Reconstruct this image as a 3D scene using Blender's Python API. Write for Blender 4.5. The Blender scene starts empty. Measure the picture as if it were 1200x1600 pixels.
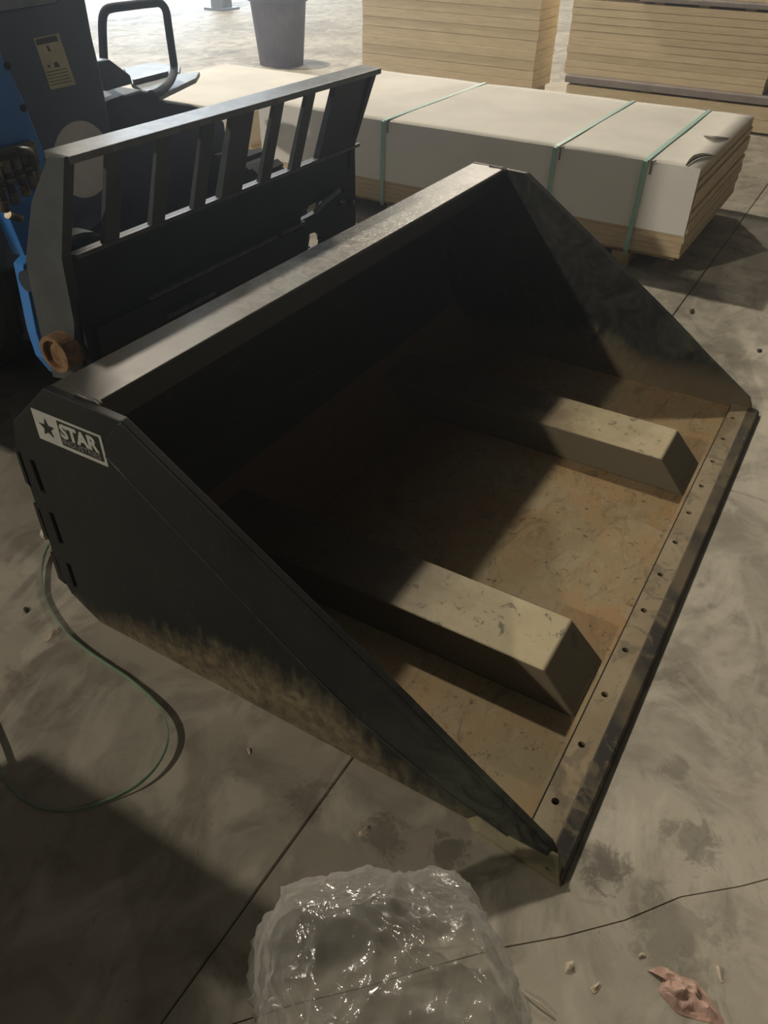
import bpy, bmesh, math, random
from math import sin, cos, pi, radians
from mathutils import Vector, Matrix, noise
random.seed(7)
S = bpy.context.scene
C = S.collection

# ------------------------------------------------------------------ camera
F_PX, PITCH, ROLL, YAW = 1212.849, 0.675006, 0.015851, 0.527740
CAM = Vector((-0.865811, -0.133008, 1.520830))
fw = Vector((cos(YAW)*cos(PITCH), sin(YAW)*cos(PITCH), -sin(PITCH)))
r0 = fw.cross(Vector((0, 0, 1))).normalized(); u0 = r0.cross(fw)
rt = r0*cos(ROLL) + u0*sin(ROLL); up = -r0*sin(ROLL) + u0*cos(ROLL)
cd = bpy.data.cameras.new('camera'); cam = bpy.data.objects.new('camera', cd); C.objects.link(cam)
cam.matrix_world = Matrix(((rt.x, up.x, -fw.x, CAM.x), (rt.y, up.y, -fw.y, CAM.y), (rt.z, up.z, -fw.z, CAM.z), (0, 0, 0, 1)))
cd.sensor_fit = 'HORIZONTAL'; cd.sensor_width = 36; cd.lens = 36*F_PX/1200
cd.clip_start = 0.02; cd.clip_end = 200
S.camera = cam

# ------------------------------------------------------------------ world, lamps, exposure
w = bpy.data.worlds.new('world'); S.world = w; w.use_nodes = True
bg = w.node_tree.nodes['Background']; bg.inputs[0].default_value = (0.86, 0.93, 1.0, 1); bg.inputs[1].default_value = 0.04
hv = w.node_tree.nodes.new('ShaderNodeVolumeScatter')   # thin dusty haze in the hall air
hv.inputs['Density'].default_value = 0.012; hv.inputs['Anisotropy'].default_value = 0.72; hv.inputs['Color'].default_value = (0.90, 0.96, 1, 1)
w.node_tree.links.new(hv.outputs[0], w.node_tree.nodes['World Output'].inputs['Volume'])
def lamp(name, loc, power, radius, col):
    l = bpy.data.lights.new(name, 'POINT'); l.energy = power; l.shadow_soft_size = radius; l.color = col
    o = bpy.data.objects.new(name, l); o.location = loc; C.objects.link(o); return o
WARM = (1.0, 0.895, 0.745)
LAMPS = [('lamp_light', (5.8, 8.1, 9.0), 3400, 0.22), ('lamp_light', (-12.0, 8.1, 9.0), 4300, 0.22), ('lamp_light', (18.8, 8.1, 9.0), 3800, 0.25), ('lamp_light', (-1.0, -13.0, 9.0), 330, 0.3)]  # last one is an added dim fill without a seen source
for n, l, p, r in LAMPS: lamp(n, l, p, r, WARM)
# daylight through the open loading door far behind the loader
al = bpy.data.lights.new('door_daylight', 'AREA'); al.shape = 'RECTANGLE'; al.size = 6; al.size_y = 4.5
al.energy = 1450; al.color = (0.74, 0.87, 1.0)
ao = bpy.data.objects.new('door_daylight', al); ao.location = (15.5, 16.5, 3.0); C.objects.link(ao)
ao.rotation_euler = (Vector((9, 8.5, 0)) - ao.location).to_track_quat('-Z', 'Y').to_euler()
S.view_settings.view_transform = 'Standard'; S.view_settings.look = 'None'
S.view_settings.gamma = 1; S.view_settings.use_curve_mapping = False
S.view_settings.exposure = 0.08

# ------------------------------------------------------------------ helpers
def lin(c):
    return tuple(((v/255)/12.92 if v/255 <= 0.04045 else (((v/255)+0.055)/1.055)**2.4) for v in c) + (1,)
class NT:
    def __init__(s, name, rough=0.6, metal=0.0, spec=0.5):
        s.m = bpy.data.materials.new(name); s.m.use_nodes = True
        s.t = s.m.node_tree; s.b = s.t.nodes['Principled BSDF']
        s.b.inputs['Roughness'].default_value = rough; s.b.inputs['Metallic'].default_value = metal
        s.b.inputs['Specular IOR Level'].default_value = spec
        s.out = s.t.nodes['Material Output']
    def n(s, ty, **k):
        o = s.t.nodes.new(ty)
        for a, b in k.items(): setattr(o, a, b)
        return o
    def L(s, a, b): s.t.links.new(a, b)
    def pos(s, scale=(1, 1, 1)):
        g = s.n('ShaderNodeNewGeometry'); m = s.n('ShaderNodeMapping'); m.inputs['Scale'].default_value = scale
        s.L(g.outputs['Position'], m.inputs['Vector']); return m.outputs[0]
    def noise(s, sc, det=4, rough=0.55, scale=(1, 1, 1), dist=0.0):
        o = s.n('ShaderNodeTexNoise'); o.inputs['Scale'].default_value = sc; o.inputs['Detail'].default_value = det
        o.inputs['Roughness'].default_value = rough; o.inputs['Distortion'].default_value = dist
        s.L(s.pos(scale), o.inputs['Vector']); return o.outputs['Fac']
    def ramp(s, fac, a, b):
        o = s.n('ShaderNodeMapRange', clamp=True); o.inputs[1].default_value = a; o.inputs[2].default_value = b
        s.L(fac, o.inputs[0]); return o.outputs[0]
    def math(s, op, a, b=None):
        o = s.n('ShaderNodeMath', operation=op)
        for i, v in enumerate((a, b)):
            if v is None: continue
            if isinstance(v, (int, float)): o.inputs[i].default_value = v
            else: s.L(v, o.inputs[i])
        return o.outputs[0]
    def mix(s, fac, a, b):
        o = s.n('ShaderNodeMix', data_type='RGBA')
        for i, v in ((0, fac), (6, a), (7, b)):
            if isinstance(v, (int, float, tuple)): o.inputs[i].default_value = v
            else: s.L(v, o.inputs[i])
        return o.outputs[2]
    def col(s, c):
        if isinstance(c, tuple): s.b.inputs['Base Color'].default_value = c
        else: s.L(c, s.b.inputs['Base Color'])
        return s
    def bump(s, h, st=0.3, d=0.01):
        o = s.n('ShaderNodeBump'); o.inputs['Strength'].default_value = st; o.inputs['Distance'].default_value = d
        s.L(h, o.inputs['Height']); s.L(o.outputs[0], s.b.inputs['Normal']); return s
    def rough(s, fac, a, b):
        o = s.n('ShaderNodeMapRange'); o.inputs[3].default_value = a; o.inputs[4].default_value = b
        s.L(fac, o.inputs[0]); s.L(o.outputs[0], s.b.inputs['Roughness']); return s
def simple(name, c1, c2, sc=8, rough=0.6, metal=0.0, bump=0.1, lo=0.35, hi=0.65, spec=0.5, scale=(1, 1, 1)):
    t = NT(name, rough, metal, spec); f = t.noise(sc, scale=scale)
    t.col(t.mix(t.ramp(f, lo, hi), lin(c1), lin(c2)))
    if bump: t.bump(t.noise(sc*6), bump, 0.004)
    return t.m

class MB:
    def __init__(s): s.v = []; s.f = []
    def add(s, vs, fs):
        k = len(s.v); s.v += [tuple(v) for v in vs]; s.f += [tuple(i+k for i in f) for f in fs]; return s
    def box(s, a, b):
        (x0, y0, z0), (x1, y1, z1) = a, b
        return s.add([(x0,y0,z0),(x1,y0,z0),(x1,y1,z0),(x0,y1,z0),(x0,y0,z1),(x1,y0,z1),(x1,y1,z1),(x0,y1,z1)],
                     [(0,3,2,1),(4,5,6,7),(0,1,5,4),(1,2,6,5),(2,3,7,6),(3,0,4,7)])
    def prism(s, poly, vec):
        n = len(poly); vec = Vector(vec); p = [Vector(q) for q in poly]
        vs = p + [q+vec for q in p]
        fs = [tuple(range(n-1, -1, -1)), tuple(range(n, 2*n))] + [(i, (i+1) % n, (i+1) % n+n, i+n) for i in range(n)]
        return s.add(vs, fs)
    def cyl(s, a, b, r, seg=24, r2=None, cap=True):
        a = Vector(a); b = Vector(b); d = (b-a).normalized(); r2 = r if r2 is None else r2
        e = d.orthogonal().normalized(); g = d.cross(e)
        vs = [a+e*cos(2*pi*i/seg)*r+g*sin(2*pi*i/seg)*r for i in range(seg)] + [b+e*cos(2*pi*i/seg)*r2+g*sin(2*pi*i/seg)*r2 for i in range(seg)]
        fs = [(i, (i+1) % seg, (i+1) % seg+seg, i+seg) for i in range(seg)]
        if cap: fs += [tuple(range(seg-1, -1, -1)), tuple(range(seg, 2*seg))]
        return s.add(vs, fs)
    def ring(s, a, b, ro, ri, seg=28):
        a = Vector(a); b = Vector(b); d = (b-a).normalized(); e = d.orthogonal().normalized(); g = d.cross(e)
        vs = []
        for p, r in ((a, ro), (b, ro), (b, ri), (a, ri)):
            vs += [p+e*cos(2*pi*i/seg)*r+g*sin(2*pi*i/seg)*r for i in range(seg)]
        fs = []
        for k in range(4):
            for i in range(seg): fs.append((k*seg+i, k*seg+(i+1) % seg, ((k+1) % 4)*seg+(i+1) % seg, ((k+1) % 4)*seg+i))
        return s.add(vs, fs)
    def tube(s, pts, r, seg=10, flat=None):
        P = [Vector(p) for p in pts]; n = len(P); vs = []; fs = []; e = None
        for i in range(n):
            d = (P[min(i+1, n-1)]-P[max(i-1, 0)]).normalized()
            if e is None: e = d.orthogonal().normalized()
            e = (e-d*e.dot(d)).normalized(); g = d.cross(e)
            for k in range(seg):
                a = 2*pi*k/seg; vs.append(P[i]+e*cos(a)*r+g*sin(a)*r)
        for i in range(n-1):
            for k in range(seg): fs.append((i*seg+k, i*seg+(k+1) % seg, (i+1)*seg+(k+1) % seg, (i+1)*seg+k))
        fs += [tuple(range(seg-1, -1, -1)), tuple((n-1)*seg+k for k in range(seg))]
        return s.add(vs, fs)
def smooth_path(pts, n=8):
    P = [Vector(p) for p in pts]; out = []
    for i in range(len(P)-1):
        a = P[max(i-1, 0)]; b = P[i]; c = P[i+1]; d = P[min(i+2, len(P)-1)]
        for k in range(n):
            t = k/n
            out.append(0.5*((2*b)+(c-a)*t+(2*a-5*b+4*c-d)*t*t+(3*b-a-3*c+d)*t**3))
    out.append(P[-1]); return out
def tag(o, label=None, cat=None, group=None, kind=None):
    if label: o['label'] = label
    if cat: o['category'] = cat
    if group: o['group'] = group
    if kind: o['kind'] = kind
    return o
def empty(name, loc, label, cat, group=None):
    o = bpy.data.objects.new(name, None); o.empty_display_size = 0.1; o.location = loc; C.objects.link(o)
    return tag(o, label, cat, group)
def wloc(o):
    v = Vector((0, 0, 0))
    while o: v += o.location; o = o.parent
    return v
def obj(name, mb, mat, parent=None, bevel=0.0, smooth=False, origin=None, seg=2):
    """one mesh object; mb holds world coordinates"""
    base = wloc(parent)
    o0 = Vector(origin) if origin is not None else (base if parent else Vector((0, 0, 0)))
    me = bpy.data.meshes.new(name); me.from_pydata([tuple(Vector(v)-o0) for v in mb.v], [], mb.f); me.materials.append(mat)
    bm = bmesh.new(); bm.from_mesh(me); bmesh.ops.recalc_face_normals(bm, faces=bm.faces); bm.to_mesh(me); bm.free()
    if smooth: me.shade_smooth()
    o = bpy.data.objects.new(name, me); C.objects.link(o)
    if parent: o.parent = parent
    o.location = o0-base
    if bevel:
        m = o.modifiers.new('bevel', 'BEVEL'); m.width = bevel; m.segments = seg; m.limit_method = 'ANGLE'; m.angle_limit = radians(40)
    return o
def holed(outer, holes, thick, mapf):
    """flat plate with holes: outlines in (a,b), mapf(a,b,t) -> world"""
    cu = bpy.data.curves.new('tmp', 'CURVE'); cu.dimensions = '2D'; cu.fill_mode = 'BOTH'; cu.extrude = thick/2
    for poly in [outer]+holes:
        sp = cu.splines.new('POLY'); sp.points.add(len(poly)-1); sp.use_cyclic_u = True
        for p, q in zip(sp.points, poly): p.co = (q[0], q[1], 0, 1)
    o = bpy.data.objects.new('tmp', cu); C.objects.link(o)
    dg = bpy.context.evaluated_depsgraph_get(); me = bpy.data.meshes.new_from_object(o.evaluated_get(dg))
    mb = MB(); mb.add([mapf(v.co.x, v.co.y, v.co.z) for v in me.vertices], [tuple(p.vertices) for p in me.polygons])
    bpy.data.objects.remove(o); bpy.data.curves.remove(cu); bpy.data.meshes.remove(me)
    return mb
def weld(o):
    bm = bmesh.new(); bm.from_mesh(o.data); bmesh.ops.remove_doubles(bm, verts=bm.verts, dist=1e-5)
    bmesh.ops.recalc_face_normals(bm, faces=bm.faces); bm.to_mesh(o.data); bm.free(); return o
def text_mb(body, size, mapf, bold=0.0, thick=0.0006, width=None):
    cu = bpy.data.curves.new('tmp', 'FONT'); cu.body = body; cu.size = size; cu.extrude = thick; cu.offset = bold
    cu.resolution_u = 3
    o = bpy.data.objects.new('tmp', cu); C.objects.link(o)
    dg = bpy.context.evaluated_depsgraph_get(); me = bpy.data.meshes.new_from_object(o.evaluated_get(dg))
    xs = [v.co.x for v in me.vertices]; k = 1.0 if width is None else width/(max(xs)-min(xs)); x0 = min(xs)
    mb = MB(); mb.add([mapf((v.co.x-x0)*k, v.co.y, v.co.z) for v in me.vertices], [tuple(p.vertices) for p in me.polygons])
    bpy.data.objects.remove(o); bpy.data.curves.remove(cu); bpy.data.meshes.remove(me)
    return mb
def ray(u, v):
    return (rt*((u-600)/F_PX) - up*((v-800)/F_PX) + fw)
def UX(u, v, X): d = ray(u, v); return CAM + d*((X-CAM.x)/d.x)     # photo measurement -> point on a plane at real depth
def UY(u, v, Y): d = ray(u, v); return CAM + d*((Y-CAM.y)/d.y)
def UZ(u, v, Z): d = ray(u, v); return CAM + d*((Z-CAM.z)/d.z)

# ------------------------------------------------------------------ materials
BLOTS = [(-0.14, 0.278, 0.05, 0.5), (-0.103, 0.149, 0.045, 0.55), (0.18, -0.27, 0.06, 0.45), (0.03, -0.14, 0.05, 0.6), (0.33, -0.20, 0.04, 0.35), (-0.15, 0.46, 0.05, 0.4), (-0.02, -0.28, 0.09, 0.3)]
def concrete_mat():
    t = NT('concrete', 0.75)
    a = t.noise(0.9, 6, 0.6, dist=0.4); b = t.noise(5, 6, 0.65, dist=0.8); c = t.noise(34, 5, 0.7)
    base = t.mix(t.ramp(a, 0.35, 0.62), lin((142, 136, 121)), lin((176, 170, 154)))
    base = t.mix(t.math('MULTIPLY', t.ramp(b, 0.46, 0.66), 0.7), base, lin((118, 112, 100)))
    base = t.mix(t.math('MULTIPLY', t.ramp(t.noise(2.6, 7, 0.7, dist=1.6), 0.57, 0.70), 0.6), base, lin((96, 90, 79)))
    base = t.mix(t.math('MULTIPLY', t.ramp(t.noise(3.1, 4, 0.6, scale=(1, 1.7, 1), dist=1.0), 0.52, 0.64), 0.55), base, lin((194, 188, 172)))
    sp = t.math('MULTIPLY', t.ramp(c, 0.66, 0.72), 0.6)
    base = t.mix(sp, base, lin((80, 76, 68)))
    # damp dark stains, each with its own place on the floor
    g = t.n('ShaderNodeNewGeometry'); edge = t.noise(16, 6, 0.75, dist=1.0)
    for cx, cy, r, k in BLOTS:
        vm = t.n('ShaderNodeVectorMath', operation='DISTANCE'); vm.inputs[1].default_value = (cx, cy, 0); t.L(g.outputs['Position'], vm.inputs[0])
        dd = t.math('ADD', t.math('DIVIDE', vm.outputs['Value'], r), t.math('MULTIPLY', t.math('SUBTRACT', edge, 0.5), 4.0))
        base = t.mix(t.math('MULTIPLY', t.ramp(dd, 1.0, 0.55), k), base, lin((70, 66, 58)))
    t.col(base); t.rough(b, 0.55, 0.9); t.bump(t.math('ADD', t.math('MULTIPLY', c, 0.35), b), 0.22, 0.006)
    return t.m
M = {}
M['concrete'] = concrete_mat()
M['joint'] = simple('joint_dirt', (78, 73, 64), (92, 86, 75), 20, 0.95)

def bucket_paint(name='bucket_paint'):
    t = NT(name, 0.5, 0.0, 0.35)
    g = t.n('ShaderNodeNewGeometry'); sx = t.n('ShaderNodeSeparateXYZ'); t.L(g.outputs['Position'], sx.inputs[0])
    x, y, z = sx.outputs
    n1 = t.noise(4, 5, 0.6); n2 = t.noise(42, 6, 0.7, scale=(1, 1, 0.22)); n3 = t.noise(9, 6, 0.7, dist=1.2)
    base = t.mix(t.ramp(n1, 0.35, 0.7), lin((25, 26, 24)), lin((34, 36, 33)))
    base = t.mix(t.math('MULTIPLY', t.ramp(n3, 0.60, 0.72), 0.3), base, lin((66, 68, 62)))
    # dried mud splashed up from the ground edge, thickest halfway along the side
    hy = t.n('ShaderNodeMapRange', interpolation_type='SMOOTHSTEP'); hy.inputs[1].default_value = 1.3; hy.inputs[2].default_value = 0.62
    hy.inputs[3].default_value = 0.02; hy.inputs[4].default_value = 0.165; t.L(y, hy.inputs[0])
    hy2 = t.n('ShaderNodeMapRange', interpolation_type='SMOOTHSTEP'); hy2.inputs[1].default_value = 0.22; hy2.inputs[2].default_value = 0.55
    hy2.inputs[3].default_value = 0.05; hy2.inputs[4].default_value = 1.0; t.L(y, hy2.inputs[0])
    h = t.math('MULTIPLY', hy.outputs[0], hy2.outputs[0])
    hh = t.math('ADD', h, t.math('MULTIPLY', t.math('SUBTRACT', n2, 0.5), 0.16))
    hh = t.math('ADD', hh, t.math('MULTIPLY', t.math('SUBTRACT', n3, 0.5), 0.10))
    m = t.ramp(t.math('SUBTRACT', hh, z), -0.045, 0.05)
    m = t.math('MULTIPLY', m, t.ramp(t.noise(38, 6, 0.8), 0.25, 0.6))
    mud = t.mix(t.ramp(n3, 0.3, 0.7), lin((112, 102, 80)), lin((144, 132, 106)))
    base = t.mix(t.math('MULTIPLY', m, 0.85), base, mud)
    # greenish worn paint at the toe
    toe = t.math('MULTIPLY', t.ramp(y, 0.42, 0.0), t.ramp(n3, 0.38, 0.6))
    base = t.mix(t.math('MULTIPLY', toe, 0.55), base, lin((98, 102, 86)))
    # brown dust gathered low on the inside of the far plate
    ins = t.math('MULTIPLY', t.ramp(x, 1.9, 1.98), t.ramp(t.math('ADD', z, t.math('MULTIPLY', n3, 0.12)), 0.21, 0.13))
    base = t.mix(t.math('MULTIPLY', ins, 0.7), base, lin((112, 98, 74)))
    base = t.mix(t.math('MULTIPLY', t.math('MULTIPLY', t.ramp(x, 1.9, 1.98), t.ramp(n3, 0.42, 0.66)), 0.35), base, lin((92, 94, 86)))
    # rain-thin scratches
    base = t.mix(t.math('MULTIPLY', t.ramp(t.noise(7, 3, 0.5, scale=(1, 14, 3), dist=0.3), 0.66, 0.7), 0.15), base, lin((95, 92, 84)))
    t.col(base); t.rough(n1, 0.42, 0.7); t.bump(n2, 0.08, 0.003)
    return t.m
M['bucket'] = bucket_paint()
def pan_mat():
    t = NT('worn_bucket_floor', 0.7, 0.0, 0.3)
    n1 = t.noise(2.6, 6, 0.65, dist=0.6); n2 = t.noise(11, 6, 0.7, dist=1.5); n3 = t.noise(40, 5, 0.7)
    base = t.mix(t.ramp(n1, 0.38, 0.6), lin((140, 127, 98)), lin((150, 122, 84)))
    base = t.mix(t.math('MULTIPLY', t.ramp(n2, 0.5, 0.68), 0.8), base, lin((150, 140, 114)))
    base = t.mix(t.math('MULTIPLY', t.ramp(t.noise(6, 6, 0.7, scale=(1, 2.2, 1), dist=2), 0.52, 0.64), 0.65), base, lin((108, 94, 68)))
    base = t.mix(t.math('MULTIPLY', t.ramp(n3, 0.60, 0.66), 0.7), base, lin((66, 54, 38)))
    # rear half darkened to rusty brown, painting in the bucket's inner shade
    g = t.n('ShaderNodeNewGeometry'); sx = t.n('ShaderNodeSeparateXYZ'); t.L(g.outputs['Position'], sx.inputs[0])
    base = t.mix(t.math('MULTIPLY', t.ramp(t.math('ADD', sx.outputs[1], t.math('MULTIPLY', n1, 0.3)), 0.55, 1.15), 0.9), base, lin((62, 42, 24)))
    t.col(base); t.bump(n2, 0.15, 0.004); return t.m
M['pan'] = pan_mat()
def pocket_mat():
    t = NT('worn_pocket_paint', 0.6, 0.0, 0.3)
    n1 = t.noise(5, 5, 0.6); n2 = t.noise(22, 6, 0.7, dist=1.0)
    base = t.mix(t.ramp(n1, 0.35, 0.65), lin((186, 176, 146)), lin((168, 154, 122)))
    base = t.mix(t.math('MULTIPLY', t.ramp(n2, 0.585, 0.63), 0.8), base, lin((84, 80, 70)))
    g = t.n('ShaderNodeNewGeometry'); sx = t.n('ShaderNodeSeparateXYZ'); t.L(g.outputs['Position'], sx.inputs[0])
    base = t.mix(t.math('MULTIPLY', t.ramp(t.math('ADD', sx.outputs[1], t.math('MULTIPLY', n1, 0.25)), 0.48, 0.75), 0.9), base, lin((54, 40, 27)))  # rear part darkened as well, inner shade put into the colour
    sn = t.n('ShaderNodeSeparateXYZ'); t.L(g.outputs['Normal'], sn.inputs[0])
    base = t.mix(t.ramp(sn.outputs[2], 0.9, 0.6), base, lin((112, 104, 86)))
    t.col(base); t.bump(n2, 0.08, 0.003); return t.m
M['pocket'] = pocket_mat()
def edge_mat(name, c1, c2, c3):
    t = NT(name, 0.5, 0.15, 0.4)
    n1 = t.noise(5, 5, 0.6); n2 = t.noise(14, 6, 0.7, dist=1.0)
    base = t.mix(t.ramp(n1, 0.4, 0.6), lin(c1), lin(c2))
    base = t.mix(t.math('MULTIPLY', t.ramp(n2, 0.52, 0.6), 0.8), base, lin(c3))
    t.col(base); t.bump(n2, 0.2, 0.003); return t.m
M['edge_pale'] = edge_mat('worn_edge_steel', (150, 138, 112), (132, 118, 92), (108, 98, 80))
M['edge_dark'] = edge_mat('edge_steel', (108, 98, 78), (62, 60, 56), (114, 104, 84))
M['edge_face'] = simple('edge_face', (48, 38, 28), (66, 54, 40), 20, 0.7)
def rail_mat():
    t = NT('dusty_rail', 0.38, 0.0, 0.6)
    n1 = t.noise(3, 5, 0.6); n2 = t.noise(26, 7, 0.75, dist=0.8)
    base = t.mix(t.ramp(n2, 0.4, 0.62), lin((84, 82, 74)), lin((136, 133, 122)))
    g = t.n('ShaderNodeNewGeometry'); sx = t.n('ShaderNodeSeparateXYZ'); t.L(g.outputs['Position'], sx.inputs[0])
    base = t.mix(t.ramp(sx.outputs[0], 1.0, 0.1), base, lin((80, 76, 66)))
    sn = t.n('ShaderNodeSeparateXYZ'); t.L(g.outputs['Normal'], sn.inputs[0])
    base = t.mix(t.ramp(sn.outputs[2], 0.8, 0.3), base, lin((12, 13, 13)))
    # torn film smears
    sm = t.math('MULTIPLY', t.ramp(t.noise(16, 4, 0.6, scale=(1, 2.0, 1), dist=4.0), 0.55, 0.60), t.math('MULTIPLY', t.ramp(sx.outputs[0], 0.9, 1.2), t.ramp(sx.outputs[0], 1.9, 1.5)))
    base = t.mix(t.math('MULTIPLY', t.math('MULTIPLY', sm, t.ramp(sn.outputs[2], 0.85, 0.95)), 0.85), base, lin((215, 218, 216)))
    t.col(base); t.rough(n2, 0.28, 0.6); t.bump(n2, 0.12, 0.003); return t.m
M['rail'] = rail_mat()
M['black_hole'] = simple('hole_shadow', (14, 12, 10), (20, 17, 14), 20, 0.9)
M['seam'] = simple('seam_paint', (58, 60, 54), (44, 46, 42), 30, 0.45)
M['heel'] = simple('worn_heel', (134, 128, 100), (112, 108, 84), 18, 0.7)
M['weld'] = simple('weld_bead', (70, 68, 62), (110, 106, 98), 60, 0.45, 0.3)
M['white_print'] = simple('decal_white', (188, 190, 182), (176, 178, 170), 30, 0.5, bump=0)
M['black_print'] = simple('decal_black', (24, 25, 24), (30, 31, 30), 30, 0.5, bump=0)
M['grey_print'] = simple('decal_grey', (120, 122, 118), (100, 102, 98), 30, 0.5, bump=0)
M['frame'] = simple('frame_paint', (60, 66, 68), (78, 84, 86), 9, 0.42, 0.0, 0.12)
M['frame_top'] = simple('scuffed_and_highlight_steel', (110, 114, 116), (84, 88, 90), 26, 0.4, 0.2, 0.2)
M['frame_dark'] = simple('frame_plate_paint_hazed', (34, 39, 47), (44, 50, 58), 6, 0.5, 0.0, 0.06)  # dark plate paint tinted bluish, some haze put into its colour
M['loader_black'] = simple('loader_black_paint_hazed', (82, 94, 108), (94, 106, 120), 3, 0.45, 0.0, 0.03)  # black paint lifted to grey blue, backlight haze painted into the colour
M['hoop'] = simple('hoop_paint', (84, 90, 100), (98, 104, 112), 8, 0.75, 0.0, 0.05, spec=0.2)
M['loader_dark'] = simple('loader_underbody_hazed', (44, 52, 66), (54, 62, 76), 5, 0.6, 0.0, 0.05)  # underbody black raised and blued, painting in the same haze
M['blue'] = simple('loader_blue_paint', (56, 128, 208), (64, 138, 218), 4, 0.35, 0.0, 0.02)
M['chrome'] = simple('scratched_chrome', (150, 140, 120), (70, 62, 50), 40, 0.35, 0.8, 0.2)
M['hose'] = simple('black_hose', (24, 22, 20), (44, 40, 34), 40, 0.35, 0.0, 0.2)
M['rust'] = simple('rusty_steel', (160, 128, 92), (112, 86, 62), 30, 0.8, 0.2, 0.3)
M['tyre'] = simple('tyre_rubber', (18, 18, 20), (26, 26, 28), 20, 0.85, 0.0, 0.2)
M['grey_steel'] = simple('galvanised_grey', (120, 128, 130), (142, 150, 152), 14, 0.5, 0.2, 0.05)
M['label_cream'] = simple('label_paper', (228, 216, 172), (214, 202, 160), 20, 0.6, bump=0)
M['label_dark'] = simple('label_header', (84, 72, 62), (64, 56, 50), 40, 0.6, bump=0)
M['sticker'] = simple('round_sticker', (245, 236, 222), (234, 225, 212), 8, 0.6, bump=0)
M['wrap'] = simple('white_paper_wrap', (222, 218, 206), (208, 204, 192), 2.5, 0.75, 0.0, 0.1)
M['wrap_side_lit'] = simple('white_paper_wrap_side_lit', (246, 245, 240), (238, 237, 232), 2.0, 0.75, 0.0, 0.1)  # lightened copy of the wrap, making up for weak light on the side
M['board'] = simple('fibreboard', (214, 194, 160), (200, 180, 146), 10, 0.85, 0.0, 0.1, scale=(1, 1, 6))
M['board_edge'] = simple('fibreboard_edge', (160, 140, 110), (134, 116, 90), 14, 0.9, 0.0, 0.15, scale=(1, 1, 8))
M['board_far'] = simple('yellow_board_edge', (226, 210, 178), (214, 196, 164), 6, 0.85, 0.0, 0.1, scale=(1, 1, 10))
M['spacer'] = simple('grey_cover_sheet', (132, 124, 122), (150, 142, 138), 6, 0.7)
M['pallet'] = simple('pallet_wood', (196, 176, 134), (168, 148, 108), 14, 0.85, 0.0, 0.15)
M['strap'] = simple('green_strap', (146, 190, 176), (160, 202, 190), 30, 0.4, 0.0, 0.05)
M['strap_floor'] = simple('green_band', (112, 142, 118), (130, 158, 134), 30, 0.4, 0.0, 0.05)
M['bin'] = simple('purple_grey_plastic', (112, 106, 118), (96, 92, 104), 6, 0.6)
M['post'] = simple('grey_post_paint', (120, 124, 132), (104, 108, 116), 6, 0.6)
M['foil'] = simple('pink_film', (200, 168, 152), (176, 142, 128), 16, 0.55, 0.0, 0.4)
M['scrap'] = simple('pale_scrap', (190, 178, 158), (168, 156, 136), 20, 0.8)
M['clip'] = simple('white_clip', (210, 206, 194), (188, 182, 170), 20, 0.5)
M['dirt_bit'] = simple('dark_dirt', (52, 46, 38), (66, 58, 48), 20, 0.9)
M['crate'] = simple('crate_wood', (150, 124, 88), (128, 104, 72), 9, 0.85)
M['wall'] = simple('wall_sheet_metal', (150, 152, 150), (138, 140, 138), 2, 0.6)
M['lampbody'] = simple('lamp_housing', (90, 92, 94), (80, 82, 84), 4, 0.5)
def emis(name, col, st):
    t = NT(name); t.b.inputs['Emission Color'].default_value = lin(col); t.b.inputs['Emission Strength'].default_value = st
    t.col(lin(col)); return t.m
M['lampglass'] = emis('lamp_glass', (255, 236, 200), 12)
def film_mat():
    m = bpy.data.materials.new('clear_plastic_film'); m.use_nodes = True; t = m.node_tree; t.nodes.clear()
    N = t.nodes.new; out = N('ShaderNodeOutputMaterial')
    tr = N('ShaderNodeBsdfTransparent'); tr.inputs[0].default_value = (0.93, 0.93, 0.91, 1)
    df = N('ShaderNodeBsdfDiffuse'); df.inputs[0].default_value = (0.75, 0.74, 0.70, 1)
    tl = N('ShaderNodeBsdfTranslucent'); tl.inputs[0].default_value = (0.75, 0.74, 0.70, 1)
    gl = N('ShaderNodeBsdfGlossy'); gl.inputs['Roughness'].default_value = 0.12
    lw = N('ShaderNodeLayerWeight'); lw.inputs[0].default_value = 0.35
    tc = N('ShaderNodeTexCoord'); nz = N('ShaderNodeTexNoise'); nz.inputs['Scale'].default_value = 22; nz.inputs['Detail'].default_value = 4; nz.inputs['Distortion'].default_value = 1.0
    bp = N('ShaderNodeBump'); bp.inputs['Strength'].default_value = 0.45; bp.inputs['Distance'].default_value = 0.015
    a1 = N('ShaderNodeAddShader'); m0 = N('ShaderNodeMixShader'); m1 = N('ShaderNodeMixShader'); m2 = N('ShaderNodeMixShader')
    K = t.links.new
    K(tc.outputs['Object'], nz.inputs['Vector']); K(nz.outputs['Fac'], bp.inputs['Height'])
    for s in (gl, lw): K(bp.outputs[0], s.inputs['Normal'])
    m0.inputs[0].default_value = 0.5; K(df.outputs[0], m0.inputs[1]); K(tl.outputs[0], m0.inputs[2])
    mr = N('ShaderNodeMapRange'); mr.inputs[3].default_value = 0.14; mr.inputs[4].default_value = 0.60; K(lw.outputs['Facing'], mr.inputs[0])
    K(mr.outputs[0], m1.inputs[0]); K(tr.outputs[0], m1.inputs[1]); K(m0.outputs[0], m1.inputs[2])
    mf = N('ShaderNodeMapRange'); mf.inputs[3].default_value = 0.045; mf.inputs[4].default_value = 0.4; K(lw.outputs['Fresnel'], mf.inputs[0])
    K(mf.outputs[0], m2.inputs[0]); K(m1.outputs[0], m2.inputs[1]); K(gl.outputs[0], m2.inputs[2]); K(m2.outputs[0], out.inputs[0])
    return m
M['film'] = film_mat()

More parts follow.
